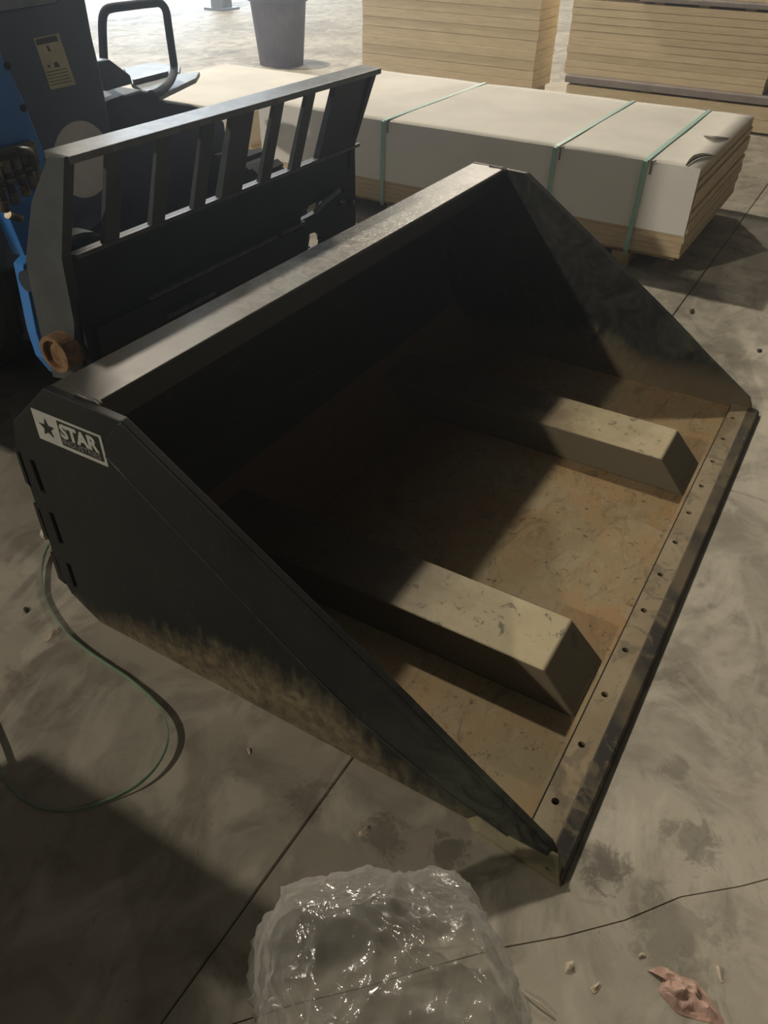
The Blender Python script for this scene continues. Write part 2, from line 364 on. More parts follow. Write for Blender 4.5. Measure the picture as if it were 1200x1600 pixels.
# ------------------------------------------------------------------ setting: floor slabs, walls
base = MB().box((-14, -16, -0.12), (28, 26, -0.012))
floor = obj('floor', base, M['joint']); tag(floor, kind='structure')
G = 0.0022
xs = [1.47+3.2*k for k in range(-5, 9)]; ys = [0.43+3.2*k for k in range(-5, 8)]
slab_mesh = {}
for i in range(len(xs)-1):
    for j in range(len(ys)-1):
        x0, x1, y0, y1 = xs[i]+G, xs[i+1]-G, ys[j]+G, ys[j+1]-G
        if i == 4 and j == 4:
            # this slab has cracked across: two pieces
            a = Vector((-0.665, y1)); b = Vector((x1, -1.71)); rnd = random.Random(3); cr = []
            for k in range(0, 25):
                t = k/24; p = a.lerp(b, t); q = rnd.uniform(-0.006, 0.006) if 0 < k < 24 else 0
                cr.append((p.x+q, p.y+q))
            g2 = 0.0009
            A = [(x0, y0), (x1, y0)]+[(p[0]-g2, p[1]-g2) for p in reversed(cr)]+[(x0, y1)]
            B = [(p[0]+g2, p[1]+g2) for p in cr]+[(x1, y1)]
            for poly in (A, B):
                mb = holed(poly, [], 0.03, lambda u, v, w: (u, v, w-0.015))
                weld(obj('concrete_slab', mb, M['concrete'], floor))
            continue
        key = 'slab'
        cx, cy = (x0+x1)/2, (y0+y1)/2
        if key not in slab_mesh:
            mb = MB().box((x0-cx, y0-cy, -0.03), (x1-cx, y1-cy, 0))
            o = obj('concrete_slab', mb, M['concrete'], floor, bevel=0.003, seg=1); slab_mesh[key] = o
        else:
            o = slab_mesh[key].copy(); C.objects.link(o); o.parent = floor
        o.location = (cx, cy, 0)
tag(obj('wall_back', MB().box((27.8, -16, 0), (28, 26, 11)), M['wall']), kind='structure')
wl = MB().box((-14, 25.8, 0), (9, 26, 11)); wl.box((17, 25.8, 0), (27.8, 26, 11)); wl.box((9, 25.8, 5), (17, 26, 11))
tag(obj('wall_left', wl, M['wall']), kind='structure')
for (n, l, p, r), wh in zip(LAMPS, ('above the floor behind the board pallet', 'furthest to the left of the bucket', 'furthest back, beyond the tall board stacks', 'added as dim fill in front of the bucket opening')):
    e = empty('high_bay_lamp', (l[0], l[1], l[2]+0.35), 'round high bay lamp outside the view, '+wh, 'lamp', 'high bay lamps')
    obj('housing', MB().cyl((l[0], l[1], l[2]+0.35), (l[0], l[1], l[2]+0.6), 0.3, 24, 0.12), M['lampbody'], e)
    obj('rod', MB().cyl((l[0], l[1], l[2]+0.6), (l[0], l[1], l[2]+1.6), 0.02, 8), M['lampbody'], e)
    obj('lamp_glass', MB().cyl((l[0], l[1], l[2]+0.33), (l[0], l[1], l[2]+0.35), 0.28, 24), M['lampglass'], e)

# ------------------------------------------------------------------ loader bucket
W = 2.0; H = 0.715
bucket = empty('loader_bucket', (1.0, 0.6, 0), 'large open black steel loader bucket with worn tan floor, lying on the concrete', 'loader bucket')
prof = [(-0.03, 0.0), (-0.045, 0.03), (-0.03, 0.056), (0.15, 0.176), (0.308, 0.288), (0.955, 0.712), (1.172, 0.719), (1.317, 0.592), (1.340, 0.515),
        (1.334, 0.12), (1.312, 0.06), (1.225, 0.0)]
slots = [[(1.285, 0.495), (1.300, 0.495), (1.296, 0.405), (1.281, 0.405)], [(1.278, 0.345), (1.293, 0.345), (1.290, 0.245), (1.275, 0.245)],
         [(1.276, 0.18), (1.290, 0.18), (1.290, 0.095), (1.276, 0.095)]]
for k, X in enumerate((-0.01, W+0.01)):
    mb = holed(prof, slots, 0.02, lambda a, b, c, X=X: (X+c, a, b))
    o = weld(obj('side_plate', mb, M['bucket'], bucket)); m = o.modifiers.new('bevel', 'BEVEL'); m.width = 0.003; m.segments = 2; m.limit_method = 'ANGLE'
    # flat reinforcing bar along the sloping front edge, outer face
    s = -1 if k == 0 else 1; X0 = X+s*0.010
    strip = [(-0.030, 0.0555), (0.15, 0.1755), (0.308, 0.2875), (0.953, 0.7105), (1.00, 0.660), (1.015, 0.617), (0.757, 0.42), (0.57, 0.278), (0.395, 0.165), (0.207, 0.084), (0.03, 0.03), (-0.035, 0.012)]
    sb = MB().prism([(X0, a, b) for a, b in strip], (s*0.010, 0, 0))
    wp = smooth_path([(X0+s*0.0095, a, b) for a, b in ((1.012, 0.615), (0.757, 0.419), (0.57, 0.277), (0.395, 0.164), (0.207, 0.083), (0.04, 0.032))], 4)
    obj('weld_seam', MB().tube(wp, 0.0028, 6), M['seam'], bucket, smooth=True)
    obj('edge_bar', sb, M['bucket'], bucket, bevel=0.002)
    if k: continue
    # heel wedge beside the cutting edge
    hw = MB(); q0 = X0; q1 = X0+s*0.036; q2 = X0+s*0.018
    hw.add([(q0, -0.073, 0), (q0, 0.15, 0), (q0, 0.115, 0.050), (q0, -0.050, 0.050), (q1, -0.073, 0), (q2, 0.125, 0), (q2, 0.110, 0.012), (q1, -0.070, 0.012)],
           [(0, 1, 2, 3), (4, 7, 6, 5), (0, 4, 5, 1), (1, 5, 6, 2), (2, 6, 7, 3), (3, 7, 4, 0)])
    tag(obj('heel_wedge', hw, M['heel'], bucket, bevel=0.002), 'olive grey worn heel piece at the toe of the side plate')
# rear tabs through the slots (hooking ribs behind the plate)
for z0, z1 in ((0.515, 0.40), (0.35, 0.24), (0.19, 0.085)):
    for X in (-0.02, W-0.03):
        tb = MB().prism([(X, 1.325, z0-0.01), (X, 1.348, z0), (X, 1.350, z1+0.01), (X, 1.325, z1)], (0.05, 0, 0))
        obj('back_tab', tb, M['bucket'], bucket, bevel=0.003)
# shell: floor pan, curve and back as one bent sheet
path = [(0.02, 0.012), (0.4, 0.012), (0.925, 0.012)]
for k in range(1, 9):
    a = -pi/2 + (pi/2)*k/8; path.append((0.925+0.33*cos(a)*1.0, 0.342+0.33*sin(a)))
path += [(1.257, 0.50), (1.24, 0.60), (1.165, 0.70)]
def sheet(path, x0, x1, th):
    P = [Vector((0, a, b)) for a, b in path]; n = len(P); low = []
    for i in range(n):
        d = (P[min(i+1, n-1)]-P[max(i-1, 0)]).normalized(); nrm = Vector((0, d.z, -d.y)); low.append(P[i]+nrm*th)
    poly = P+list(reversed(low)); mb = MB()
    vs = [(x0, p.y, p.z) for p in poly]+[(x1, p.y, p.z) for p in poly]; N = len(poly)
    fs = [(i, i+1, i+1+N, i+N) for i in range(N-1)]+[(N-1, 0, N, 2*N-1)]
    for i in range(n-1):
        fs.append((i, N-1-i, N-2-i, i+1)); fs.append((i+N, i+1+N, 2*N-2-i, 2*N-1-i))
    return mb.add(vs, fs)
n_flat = 3
obj('floor_pan', sheet(path[:n_flat+5], 0, W, 0.012), M['pan'], bucket)
obj('back_plate', sheet(path[n_flat+4:], 0, W, 0.012), M['bucket'], bucket)
# top rail: box beam
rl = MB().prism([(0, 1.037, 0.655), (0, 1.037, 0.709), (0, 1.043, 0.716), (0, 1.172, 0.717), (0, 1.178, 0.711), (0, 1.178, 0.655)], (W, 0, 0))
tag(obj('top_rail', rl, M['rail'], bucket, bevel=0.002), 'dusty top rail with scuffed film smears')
# lower lip behind the rail front
obj('rail_web', MB().prism([(0, 1.045, 0.655), (0, 1.055, 0.655), (0, 1.20, 0.56), (0, 1.20, 0.545)], (W, 0, 0)), M['bucket'], bucket)
# weld beads at the rail ends
for X in (0.004, W-0.004):
    obj('weld_bead', MB().tube(smooth_path([(X, 1.03, 0.712), (X, 1.045, 0.718), (X, 1.06, 0.716), (X, 1.10, 0.718)], 3), 0.0055, 8), M['weld'], bucket, smooth=True)
# cutting edge
ce = MB()
def mapce(a, b, c): return (a, b, c+0.018)
holes = []
hx = [0.099+0.1632*k for k in range(12)]
for h in hx: holes.append([(h+0.0085*cos(2*pi*k/14), 0.0+0.0085*sin(2*pi*k/14)) for k in range(14)])
mb = holed([(-0.01, -0.034), (W+0.01, -0.034), (W+0.01, 0.024), (-0.01, 0.024)], holes, 0.016, mapce)
cutting = weld(obj('cutting_edge', mb, M['edge_pale'], bucket)); tag(cutting, 'pale drilled strip of the cutting edge')
lip = MB().prism([(-0.046, -0.0345, 0.0), (-0.046, -0.0345, 0.0255), (-0.046, -0.068, 0.020), (-0.046, -0.074, 0.012), (-0.046, -0.074, 0.0)], (W+0.062, 0, 0))
tag(obj('cutting_lip', lip, M['edge_dark'], bucket, bevel=0.0015), 'dark bevelled lip of the cutting edge')
obj('lip_face', MB().box((-0.0462, -0.0752, 0.0), (W+0.0162, -0.0735, 0.0118)), M['edge_face'], bucket)
obj('edge_backing', MB().box((0, -0.04, 0.0), (W, 0.05, 0.0095)), M['black_hole'], bucket)
obj('seam_gap', MB().box((0, 0.0235, 0.0095), (W, 0.0285, 0.016)), M['black_hole'], bucket)
# fork pockets: closed box sections with sloping noses
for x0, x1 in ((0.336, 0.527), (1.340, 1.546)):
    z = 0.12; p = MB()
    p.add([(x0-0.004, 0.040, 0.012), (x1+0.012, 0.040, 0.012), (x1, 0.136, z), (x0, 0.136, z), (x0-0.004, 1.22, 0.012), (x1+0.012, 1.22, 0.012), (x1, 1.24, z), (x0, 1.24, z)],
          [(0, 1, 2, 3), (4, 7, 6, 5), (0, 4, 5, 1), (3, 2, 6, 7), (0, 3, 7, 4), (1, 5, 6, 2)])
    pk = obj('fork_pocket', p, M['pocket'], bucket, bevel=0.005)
# decal on near plate
ex = bpy.data
dy0, dy1, dz1, dz0 = 1.232, 1.024, 0.655, 0.578
def mapd(a, b, c): return (-0.0205-0.0003-c, dy0-a, dz0+b)      # a runs forward along the plate, b up
WD = dy0-dy1; HD = dz1-dz0
dec = obj('star_decal', MB().prism([(-0.0203, dy0, dz0), (-0.0203, dy1, dz0), (-0.0203, dy1, dz1), (-0.0203, dy0, dz1)], (-0.0008, 0, 0)), M['white_print'], bucket)
tag(dec, 'white rectangular decal with a black star and lettering')
st = []
for k in range(10):
    r = 0.024 if k % 2 == 0 else 0.0098; a = pi/2+k*pi/5
    st.append((0.038+r*cos(a)*1.0, HD*0.50+r*sin(a)))
mb = holed(st, [], 0.0008, lambda a, b, c: mapd(a, b, c+0.0012)); obj('star', mb, M['black_print'], dec)
px0, px1 = 0.077, WD-0.008
pan = MB(); q = [mapd(px0, HD*0.13, 0.0009), mapd(px1, HD*0.13, 0.0009), mapd(px1, HD*0.93, 0.0009), mapd(px0, HD*0.93, 0.0009)]
obj('black_panel', MB().prism(q, (-0.0006, 0, 0)), M['black_print'], dec)
def lt(body, a0, b0, size, width, mat, bold):
    mb = text_mb(body, size, lambda a, b, c: mapd(a0+a, b0+b, c+0.0018), bold, 0.0004, width)
    return obj('lettering', mb, mat, dec)
lt('STAR', px0+0.005, HD*0.42, 0.047, px1-px0-0.010, M['white_print'], 0.0022)
lt('INDUSTRIES', px0+0.005, HD*0.19, 0.019, px1-px0-0.010, M['grey_print'], 0.0003)

# ------------------------------------------------------------------ quick attach frame + compact loader (one machine)
loader = empty('compact_loader', (1.1, 2.4, 0), 'blue and black compact loader with a dark steel attachment frame behind the bucket', 'loader')
XL, XR = 0.365, 1.70
def part(n, mb, m, parent=None, **k): return obj(n, mb, m, parent or loader, **k)
fr = part('attachment_frame', holed(
    [(XL, 0.44), (XR, 0.44), (XR, 0.80), (XL, 0.80)],
    [[(1.346, 0.622), (1.357, 0.655), (1.487, 0.662), (1.485, 0.628), (1.40, 0.622)], [(1.380, 0.50), (1.378, 0.562), (1.44, 0.556), (1.478, 0.525), (1.468, 0.499)],
     [(1.60+0.03*cos(k*pi/5), 0.648+0.022*sin(k*pi/5)) for k in range(10)]],
    0.02, lambda a, b, c: (a, 1.52+c, b)), M['frame_dark']); weld(fr)
sp = [(1.405, 1.052), (1.50, 0.806), (1.515, 0.633), (1.577, 0.446), (1.668, 0.43), (1.672, 0.53), (1.660, 0.653), (1.645, 0.77), (1.56, 0.93), (1.462, 1.044)]
hole = [(1.608+0.018*cos(k*pi/6), 0.545+0.033*sin(k*pi/6)) for k in range(12)]
part('frame_side', holed(sp, [hole], 0.03, lambda a, b, c: (XL-0.005+c, a, b)), M['frame'], fr)
weld(fr.children[-1])
part('frame_side', MB().prism([(XR-0.04, a, b) for a, b in sp], (0.03, 0, 0)), M['frame_dark'], fr, bevel=0.003)
part('top_bar', MB().prism([(XL-0.01, 1.400, 1.035), (XL-0.01, 1.400, 1.052), (XL-0.01, 1.482, 1.055), (XL-0.01, 1.482, 1.035)], (XR-XL+0.01, 0, 0)), M['frame_top'], fr, bevel=0.002)
def upright(x0, x1, d=0.012):
    return MB().prism([(x0, 1.425, 1.036), (x0, 1.425+d, 1.036), (x0, 1.512+d, 0.79), (x0, 1.505, 0.79)], (x1-x0, 0, 0))
for xc in (0.512, 0.682, 0.850, 1.162, 1.325): part('frame_upright', upright(xc-0.026, xc+0.026, 0.012), M['frame'], fr, bevel=0.002)
part('frame_upright', upright(0.948, 1.045, 0.02), M['frame'], fr, bevel=0.002)
part('frame_upright', upright(1.46, 1.69, 0.02), M['frame_dark'], fr, bevel=0.002)
# crease ledges in paler steel, their edge highlights painted into the colour
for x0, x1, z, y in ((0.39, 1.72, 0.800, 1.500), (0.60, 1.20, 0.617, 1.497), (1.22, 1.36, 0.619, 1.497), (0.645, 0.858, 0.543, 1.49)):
    part('highlight_ledge', MB().box((x0, y, z-0.012), (x1, 1.511, z)), M['frame_top'], fr, bevel=0.002)
part('lower_rib', MB().box((XL+0.03, 1.499, 0.46), (1.35, 1.511, 0.600)), M['frame_dark'], fr)
for x, z in ((1.60, 0.615), (1.53, 0.668), (1.66, 0.60)):
    part('bolt_head', MB().cyl((x, 1.512, z), (x, 1.492, z), 0.012, 6), M['chrome'], fr)
part('latch_lever', MB().tube([(1.42, 1.50, 0.632), (1.47, 1.496, 0.655), (1.52, 1.49, 0.668), (1.56, 1.49, 0.675)], 0.009, 8), M['grey_steel'], fr, smooth=True)
# gusset seen through the first bay
gq = [UY(u, v, 1.62) for u, v in [(114, 368), (130, 363), (146, 362), (176, 371), (174, 376), (146, 367), (116, 371)]]
part('gusset', MB().prism(gq, (0, 0.06, 0)), M['frame_top'], fr)
# rusty pin sleeve
pc = UX(98, 548, 0.33)
part('pin_sleeve', MB().ring((0.300, pc.y, pc.z), (0.352, pc.y, pc.z), 0.052, 0.040), M['rust'], fr, smooth=False)
part('pin', MB().cyl((0.315, pc.y, pc.z), (0.36, pc.y, pc.z), 0.040, 24), M['rust'], fr)
# blue link behind the frame side
YB = 1.70
bl = [(36, 415), (48, 402), (62, 404), (75, 430), (85, 500), (110, 560), (92, 586), (70, 560), (57, 520), (44, 455)]
link = part('tilt_link', MB().prism([UY(u, v, YB) for u, v in bl], (0, 0.04, 0)), M['blue'], bevel=0.003)
kn = UY(47, 432, YB)
part('link_pin', MB().cyl(kn+Vector((-0.03, -0.02, 0)), kn+Vector((0.03, -0.02, 0)), 0.028, 20), M['loader_dark'], link)
# blue arm plate with bolts
YA = 1.95
arm = part('lift_arm', MB().prism([UY(u, v, YA) for u, v in [(-60, 20), (-5, 60), (4, 90), (34, 150), (56, 205), (70, 242), (72, 300), (60, 400), (40, 402), (10, 330), (-30, 260), (-70, 150)]], (0, 0.06, 0)), M['blue'], bevel=0.003)
for u, v in ((11, 103), (36, 169)):
    p = UY(u, v, YA); part('bolt_hole', MB().cyl(p+Vector((0, -0.003, 0)), p+Vector((0, 0.01, 0)), 0.010, 14), M['black_hole'], arm)
# hydraulic coupler block and hoses on the arm
cb = part('coupler_block', MB().prism([UY(u, v, YA-0.03) for u, v in [(8, 232), (56, 220), (66, 270), (60, 300), (12, 250)]], (0, 0.03, 0)), M['chrome'], bevel=0.004)
for k, (u0, v0, u1, v1) in enumerate(((4, 246, 24, 318), (20, 244, 42, 305), (-8, 262, 8, 330), (34, 240, 50, 282))):
    a = UY(u0, v0, YA-0.07); b = UY(u1, v1, YA-0.06); h = part('hose_coupler', MB().cyl(a, b, 0.0125, 16), M['hose'])
    d = (b-a)
    for t0, t1, r in ((0.02, 0.30, 0.0155), (0.42, 0.52, 0.0165), (0.72, 0.98, 0.0150)):
        part('collar', MB().cyl(a+d*t0, a+d*t1, r, 16), M['chrome'], h, bevel=0.002)
part('hose', MB().tube(smooth_path([UY(-20, 250, YA-0.07), UY(10, 240, YA-0.10), UY(30, 236, YA-0.11), UY(46, 240, YA-0.09), UY(52, 262, YA-0.07)], 6), 0.014, 10), M['hose'], smooth=True)
part('drain_fitting', MB().cyl(UY(12, 335, YA-0.04), UY(32, 342, YA-0.03), 0.012, 12), M['chrome'])
# upright mast cover
YM = 2.20
mc = [(-120, 20), (0, 17), (92, 2), (100, -60), (122, -60), (135, 0), (146, 60), (158, 110), (170, 175), (180, 240), (186, 330), (60, 420), (-40, 420)]
mast = part('mast_cover', MB().prism([UY(u, v, YM) for u, v in mc], (0, 0.35, 0)), M['loader_black'], bevel=0.012, seg=3)
part('cover_top', MB().prism([UY(u, v, YM-0.012) for u, v in [(-120, 34), (0, 19), (88, 5), (96, -3), (92, -14), (0, -8), (-120, 0)]], (0, 0.05, 0)), M['grey_steel'], mast, bevel=0.008)
def patch(pts, y, th, m, nm, parent): return part(nm, MB().prism([UY(u, v, y) for u, v in pts], (0, -th, 0)), m, parent)
lab = patch([(52, 60), (91, 52), (118, 132), (79, 140)], YM, 0.002, M['label_cream'], 'warning_label', mast)
patch([(55, 62), (88, 55), (91, 64), (58, 71)], YM-0.0022, 0.0006, M['label_dark'], 'label_header', lab)
patch([(72, 72), (75, 71), (80, 80), (76, 81)], YM-0.0022, 0.0006, M['label_dark'], 'label_mark', lab)
patch([(84, 98), (89, 96), (94, 104), (86, 106)], YM-0.0022, 0.0006, M['label_dark'], 'label_mark', lab)
patch([(74, 102), (77, 101), (79, 105), (76, 106)], YM-0.0022, 0.0006, M['label_dark'], 'label_mark', lab)
for k in range(5):
    v = 112+k*5; u = 72+k*1.7
    patch([(u, v+1), (u+32, v-6), (u+32.4, v-4.9), (u+0.4, v+2.1)], YM-0.0022, 0.0005, M['label_dark'], 'label_line', lab)
ds = [UY(130+36*cos(2*pi*k/32)+4*sin(2*pi*k/32), 251+60*sin(2*pi*k/32)*1.0, YM) for k in range(32)]
cc = UY(130, 250, YM); rr = (UY(130, 192, YM)-UY(136, 312, YM)).length/2*1.0
part('round_sticker', MB().cyl(cc, cc+Vector((0, -0.002, 0)), rr, 40), M['sticker'], mast)
# dark body behind the frame bays
YD = 2.45
bd = [(120, 560), (120, 250), (168, 160), (180, 155), (200, 148), (222, 141), (236, 143), (250, 152), (262, 158), (300, 163), (330, 172), (352, 190), (360, 260), (356, 330), (380, 420), (380, 470)]
body = part('machine_body', MB().prism([UY(u, v, YD) for u, v in bd], (0, 0.45, 0)), M['loader_dark'], bevel=0.015, seg=3)
part('side_arm', MB().prism([UY(u, v, 2.42) for u, v in [(152, 96), (172, 93), (204, 117), (208, 131), (166, 143), (160, 120)]], (0, 0.12, 0)), M['loader_black'], bevel=0.006)
# grey tray and step plate
ZT = 0.86
part('tray', MB().prism([UZ(u, v, ZT) for u, v in [(208, 131), (262, 117), (312, 112), (306, 122), (248, 150), (232, 147)]], (0, 0, -0.02)), M['grey_steel'], bevel=0.003)
part('step_plate', MB().prism([UZ(u, v, ZT-0.06) for u, v in [(193, 106), (238, 97), (282, 103), (280, 113), (256, 119), (206, 131)]], (0, 0, -0.02)), M['grey_steel'], bevel=0.003)
part('tray_lip', MB().prism([UZ(u, v, ZT) for u, v in [(208, 131), (262, 117), (264, 119), (210, 133)]], (0, 0, 0.02)), M['frame_top'])
# guard hoop
YH = 2.62
hp = [UY(u, v, YH) for u, v in [(163, 108), (161, 70), (160, 36), (163, 20), (172, 13), (200, 9), (235, 5), (250, 5), (259, 16), (263, 40), (268, 75), (272, 105)]]
hp += [UY(270, 118, YH-0.05), UY(262, 132, YH-0.12), UY(248, 144, YH-0.18), UY(236, 148, YH-0.2)]
part('guard_hoop', MB().tube(smooth_path(hp, 5), 0.0165, 12), M['hoop'], smooth=True)
# wheels
def wheel(cx, cy, r, wd):
    mb = MB(); sec = [(-wd/2, r*0.62), (-wd/2, r*0.9), (-wd*0.42, r), (wd*0.42, r), (wd/2, r*0.9), (wd/2, r*0.62)]; seg = 36; vs = []; fs = []
    for i in range(seg):
        a = 2*pi*i/seg
        for sx, sr in sec: vs.append((cx+sx, cy+sr*cos(a), r+sr*sin(a)))
    n = len(sec)
    for i in range(seg):
        for k in range(n): fs.append((i*n+k, i*n+(k+1) % n, ((i+1) % seg)*n+(k+1) % n, ((i+1) % seg)*n+k))
    mb.add(vs, fs)
    for i in range(0, seg, 2):
        a = 2*pi*i/seg; c = Vector((cx, cy+(r)*cos(a), r+(r)*sin(a))); t = Vector((0, -sin(a), cos(a)))*0.018; o = Vector((0, cos(a), sin(a)))*0.012
        mb.add([c+Vector((-wd*0.46, 0, 0))-t, c+Vector((wd*0.46, 0, 0))-t, c+Vector((wd*0.46, 0, 0))+t, c+Vector((-wd*0.46, 0, 0))+t,
                c+Vector((-wd*0.42, 0, 0))-t+o, c+Vector((wd*0.42, 0, 0))-t+o, c+Vector((wd*0.42, 0, 0))+t+o, c+Vector((-wd*0.42, 0, 0))+t+o],
               [(0,3,2,1),(4,5,6,7),(0,1,5,4),(1,2,6,5),(2,3,7,6),(3,0,4,7)])
    wt = part('tyre', mb, M['tyre'])
    part('wheel_rim', MB().cyl((cx-wd*0.4, cy, r), (cx+wd*0.4, cy, r), r*0.63, 28), M['loader_dark'], wt)
    part('wheel_hub', MB().cyl((cx-wd*0.5, cy, r), (cx+wd*0.5, cy, r), r*0.22, 20), M['blue'], wt)
wheel(0.86, 2.72, 0.36, 0.30)
wheel(1.98, 2.30, 0.30, 0.22)
wheel(0.86, 3.75, 0.36, 0.30); wheel(1.98, 3.75, 0.36, 0.22)
# unseen body box, added and sized to block lamp light on the left
part('light_block_cab', MB().prism([(-0.25, 2.36, 0.45), (-0.25, 3.5, 0.45), (-0.25, 3.5, 2.5), (-0.25, 2.40, 2.5), (-0.25, 2.36, 1.5)], (1.40, 0, 0)), M['loader_black'], bevel=0.02)
part('chassis', MB().box((1.05, 2.5, 0.16), (1.86, 4.2, 0.50)), M['loader_dark'], bevel=0.02)
part('cross_member', MB().box((0.75, 1.62, 0.18), (1.6, 2.6, 0.34)), M['loader_dark'], bevel=0.02)

# ------------------------------------------------------------------ strapped board pallet
stack = empty('board_pallet', (3.83, 1.83, 0), 'low pallet of fibreboard sheets under white paper with green straps, behind the bucket', 'board stack')
SX0, SX1, SY0, SY1, SZ0, SZ1 = 3.18, 4.49, 0.54, 3.13, 0.10, 0.523
for y in (0.84, 1.5, 2.2, 2.9):
    obj('pallet_runner', MB().box((SX0+0.01, y-0.045, 0.0), (SX1-0.02, y+0.045, 0.078)), M['pallet'], stack, bevel=0.003)
obj('pallet_deck', MB().box((SX0+0.03, SY0+0.03, 0.078), (SX1-0.03, SY1-0.03, SZ0)), M['pallet'], stack)
nb = 17; th = (SZ1-SZ0)/nb; proto = None; rnd = random.Random(5)
for k in range(nb):
    z = SZ0+k*th
    if proto is None:
        mb = MB().box((-(SX1-SX0)/2, -(SY1-SY0)/2, 0.0003), ((SX1-SX0)/2, (SY1-SY0)/2, th-0.0005))
        o = obj('fibreboard_sheet', mb, M['board'], stack, bevel=0.0006, seg=1, origin=(0, 0, 0)); proto = o
    else:
        o = proto.copy(); C.objects.link(o); o.parent = stack
    dx, dy = rnd.uniform(0, 0.0012), rnd.uniform(-0.007, 0.007)
    if k > 5: dx += 0.004
    o.location = Vector(((SX0+SX1)/2+dx, (SY0+SY1)/2+dy, z))-stack.location
tp = MB(); nx, ny = 14, 28; vs = []; fs = []
for i in range(nx+1):
    for j in range(ny+1):
        x = SX0-0.006+(SX1-SX0+0.002)*i/nx; y = SY0+0.004+(SY1-SY0+0.006)*j/ny
        z = SZ1+0.006+0.006*noise.noise(Vector((x*2, y*2, 3)))
        for ys_ in (0.80, 1.26, 2.26): z -= 0.006*math.exp(-((y-ys_)/0.035)**2)
        vs.append((x, y, z))
for i in range(nx):
    for j in range(ny): fs.append((i*(ny+1)+j, (i+1)*(ny+1)+j, (i+1)*(ny+1)+j+1, i*(ny+1)+j+1))
tp.add(vs, fs); o = obj('paper_cover', tp, M['wrap'], stack, smooth=True); o.modifiers.new('solid', 'SOLIDIFY').thickness = 0.002
sk = MB(); vs = []; fs = []; ny, nz = 40, 8
for j in range(ny+1):
    for k in range(nz+1):
        y = SY0+0.004+(SY1-SY0)*j/ny; z = SZ1+0.006-(SZ1+0.006-0.214)*k/nz
        x = SX0-0.008-0.006*noise.noise(Vector((y*2.2, z*3, 1)))
        for ys_ in (0.80, 1.26, 2.26): x += 0.004*math.exp(-((y-ys_)/0.03)**2)
        vs.append((x, y, z))
for j in range(ny):
    for k in range(nz): fs.append((j*(nz+1)+k, (j+1)*(nz+1)+k, (j+1)*(nz+1)+k+1, j*(nz+1)+k+1))
sk.add(vs, fs); o = obj('paper_skirt', sk, M['wrap_side_lit'], stack); o.modifiers.new('solid', 'SOLIDIFY').thickness = 0.002
for y in (0.800, 1.257, 2.26):
    s = MB(); x = SX0-0.017; wd = 0.012; pth = [(x+0.012, 0.076), (x, 0.10), (x, 0.30), (x, SZ1+0.004), (x+0.02, SZ1+0.010), ((SX0+SX1)/2, SZ1+0.009), (SX1+0.002, SZ1+0.008), (SX1+0.014, SZ1-0.01), (SX1+0.014, 0.1)]
    P = [Vector((a, y, b)) for a, b in pth]; vs = []; fs = []
    for i, p in enumerate(P): lean = (0.02*(0.5-p.z) if i < 4 else 0); vs += [p+Vector((0, -wd+lean, 0)), p+Vector((0, wd+lean, 0))]
    for i in range(len(P)-1): fs.append((2*i, 2*i+1, 2*i+3, 2*i+2))
    s.add(vs, fs); o = obj('strap', s, M['strap'], stack); md = o.modifiers.new('solid', 'SOLIDIFY'); md.thickness = 0.0015
    c = obj('strap_clip', MB().box((x-0.004, y-0.032, SZ1-0.05), (x+0.001, y-0.026, SZ1+0.012)), M['joint'], o)
    obj('strap_tail', MB().tube([(x-0.002, y-0.01, SZ1+0.010), (x-0.012, y-0.03, SZ1+0.006), (x-0.006, y-0.05, SZ1+0.016)], 0.003, 6), M['joint'], o)
# curled tears in the paper cover
def tear(pts, z, w_, parent):
    P = smooth_path([UZ(u, v, z) for u, v in pts], 6); vs = []; fs = []; n = len(P)
    for i, p in enumerate(P):
        k = sin(pi*i/(n-1))*w_; vs += [p, p+Vector((-k*0.9, 0.2*k, 0.020*sin(pi*i/(n-1))+0.001))]
    for i in range(n-1): fs.append((2*i, 2*i+2, 2*i+3, 2*i+1))
    mb = MB().add(vs, fs); o = obj('paper_flap', mb, M['wrap'], parent); o.modifiers.new('s', 'SOLIDIFY').thickness = 0.001
    P2 = [q+Vector((0.004, 0, -0.0005)) for q in P]; obj('paper_tear', MB().tube(P2, 0.004, 6), M['joint'], parent)
tear([(1100, 212), (1118, 217), (1138, 216)], SZ1+0.011, 0.05, stack)
tear([(1072, 258), (1088, 247), (1105, 243), (1118, 244)], SZ1+0.011, 0.06, stack)

# smaller wrapped bundle further back on the left
b3 = empty('wrapped_bundle', (4.0, 4.0, 0), 'pale wrapped bundle on a pallet behind the loader, half hidden by the steel frame', 'board stack')
for y in (3.6, 4.0, 4.5): obj('pallet_runner', MB().box((3.5, y-0.05, 0), (4.7, y+0.05, 0.08)), M['pallet'], b3)
for k in range(6): obj('fibreboard_sheet', MB().box((3.45+0.01*(k % 2), 3.45, 0.08+k*0.05), (4.75, 4.7+0.01*(k % 3), 0.127+k*0.05)), M['board'], b3, bevel=0.002, seg=1)
obj('paper_cover', MB().box((3.435, 3.44, 0.20), (4.76, 4.72, 0.39)), M['wrap'], b3, bevel=0.01)

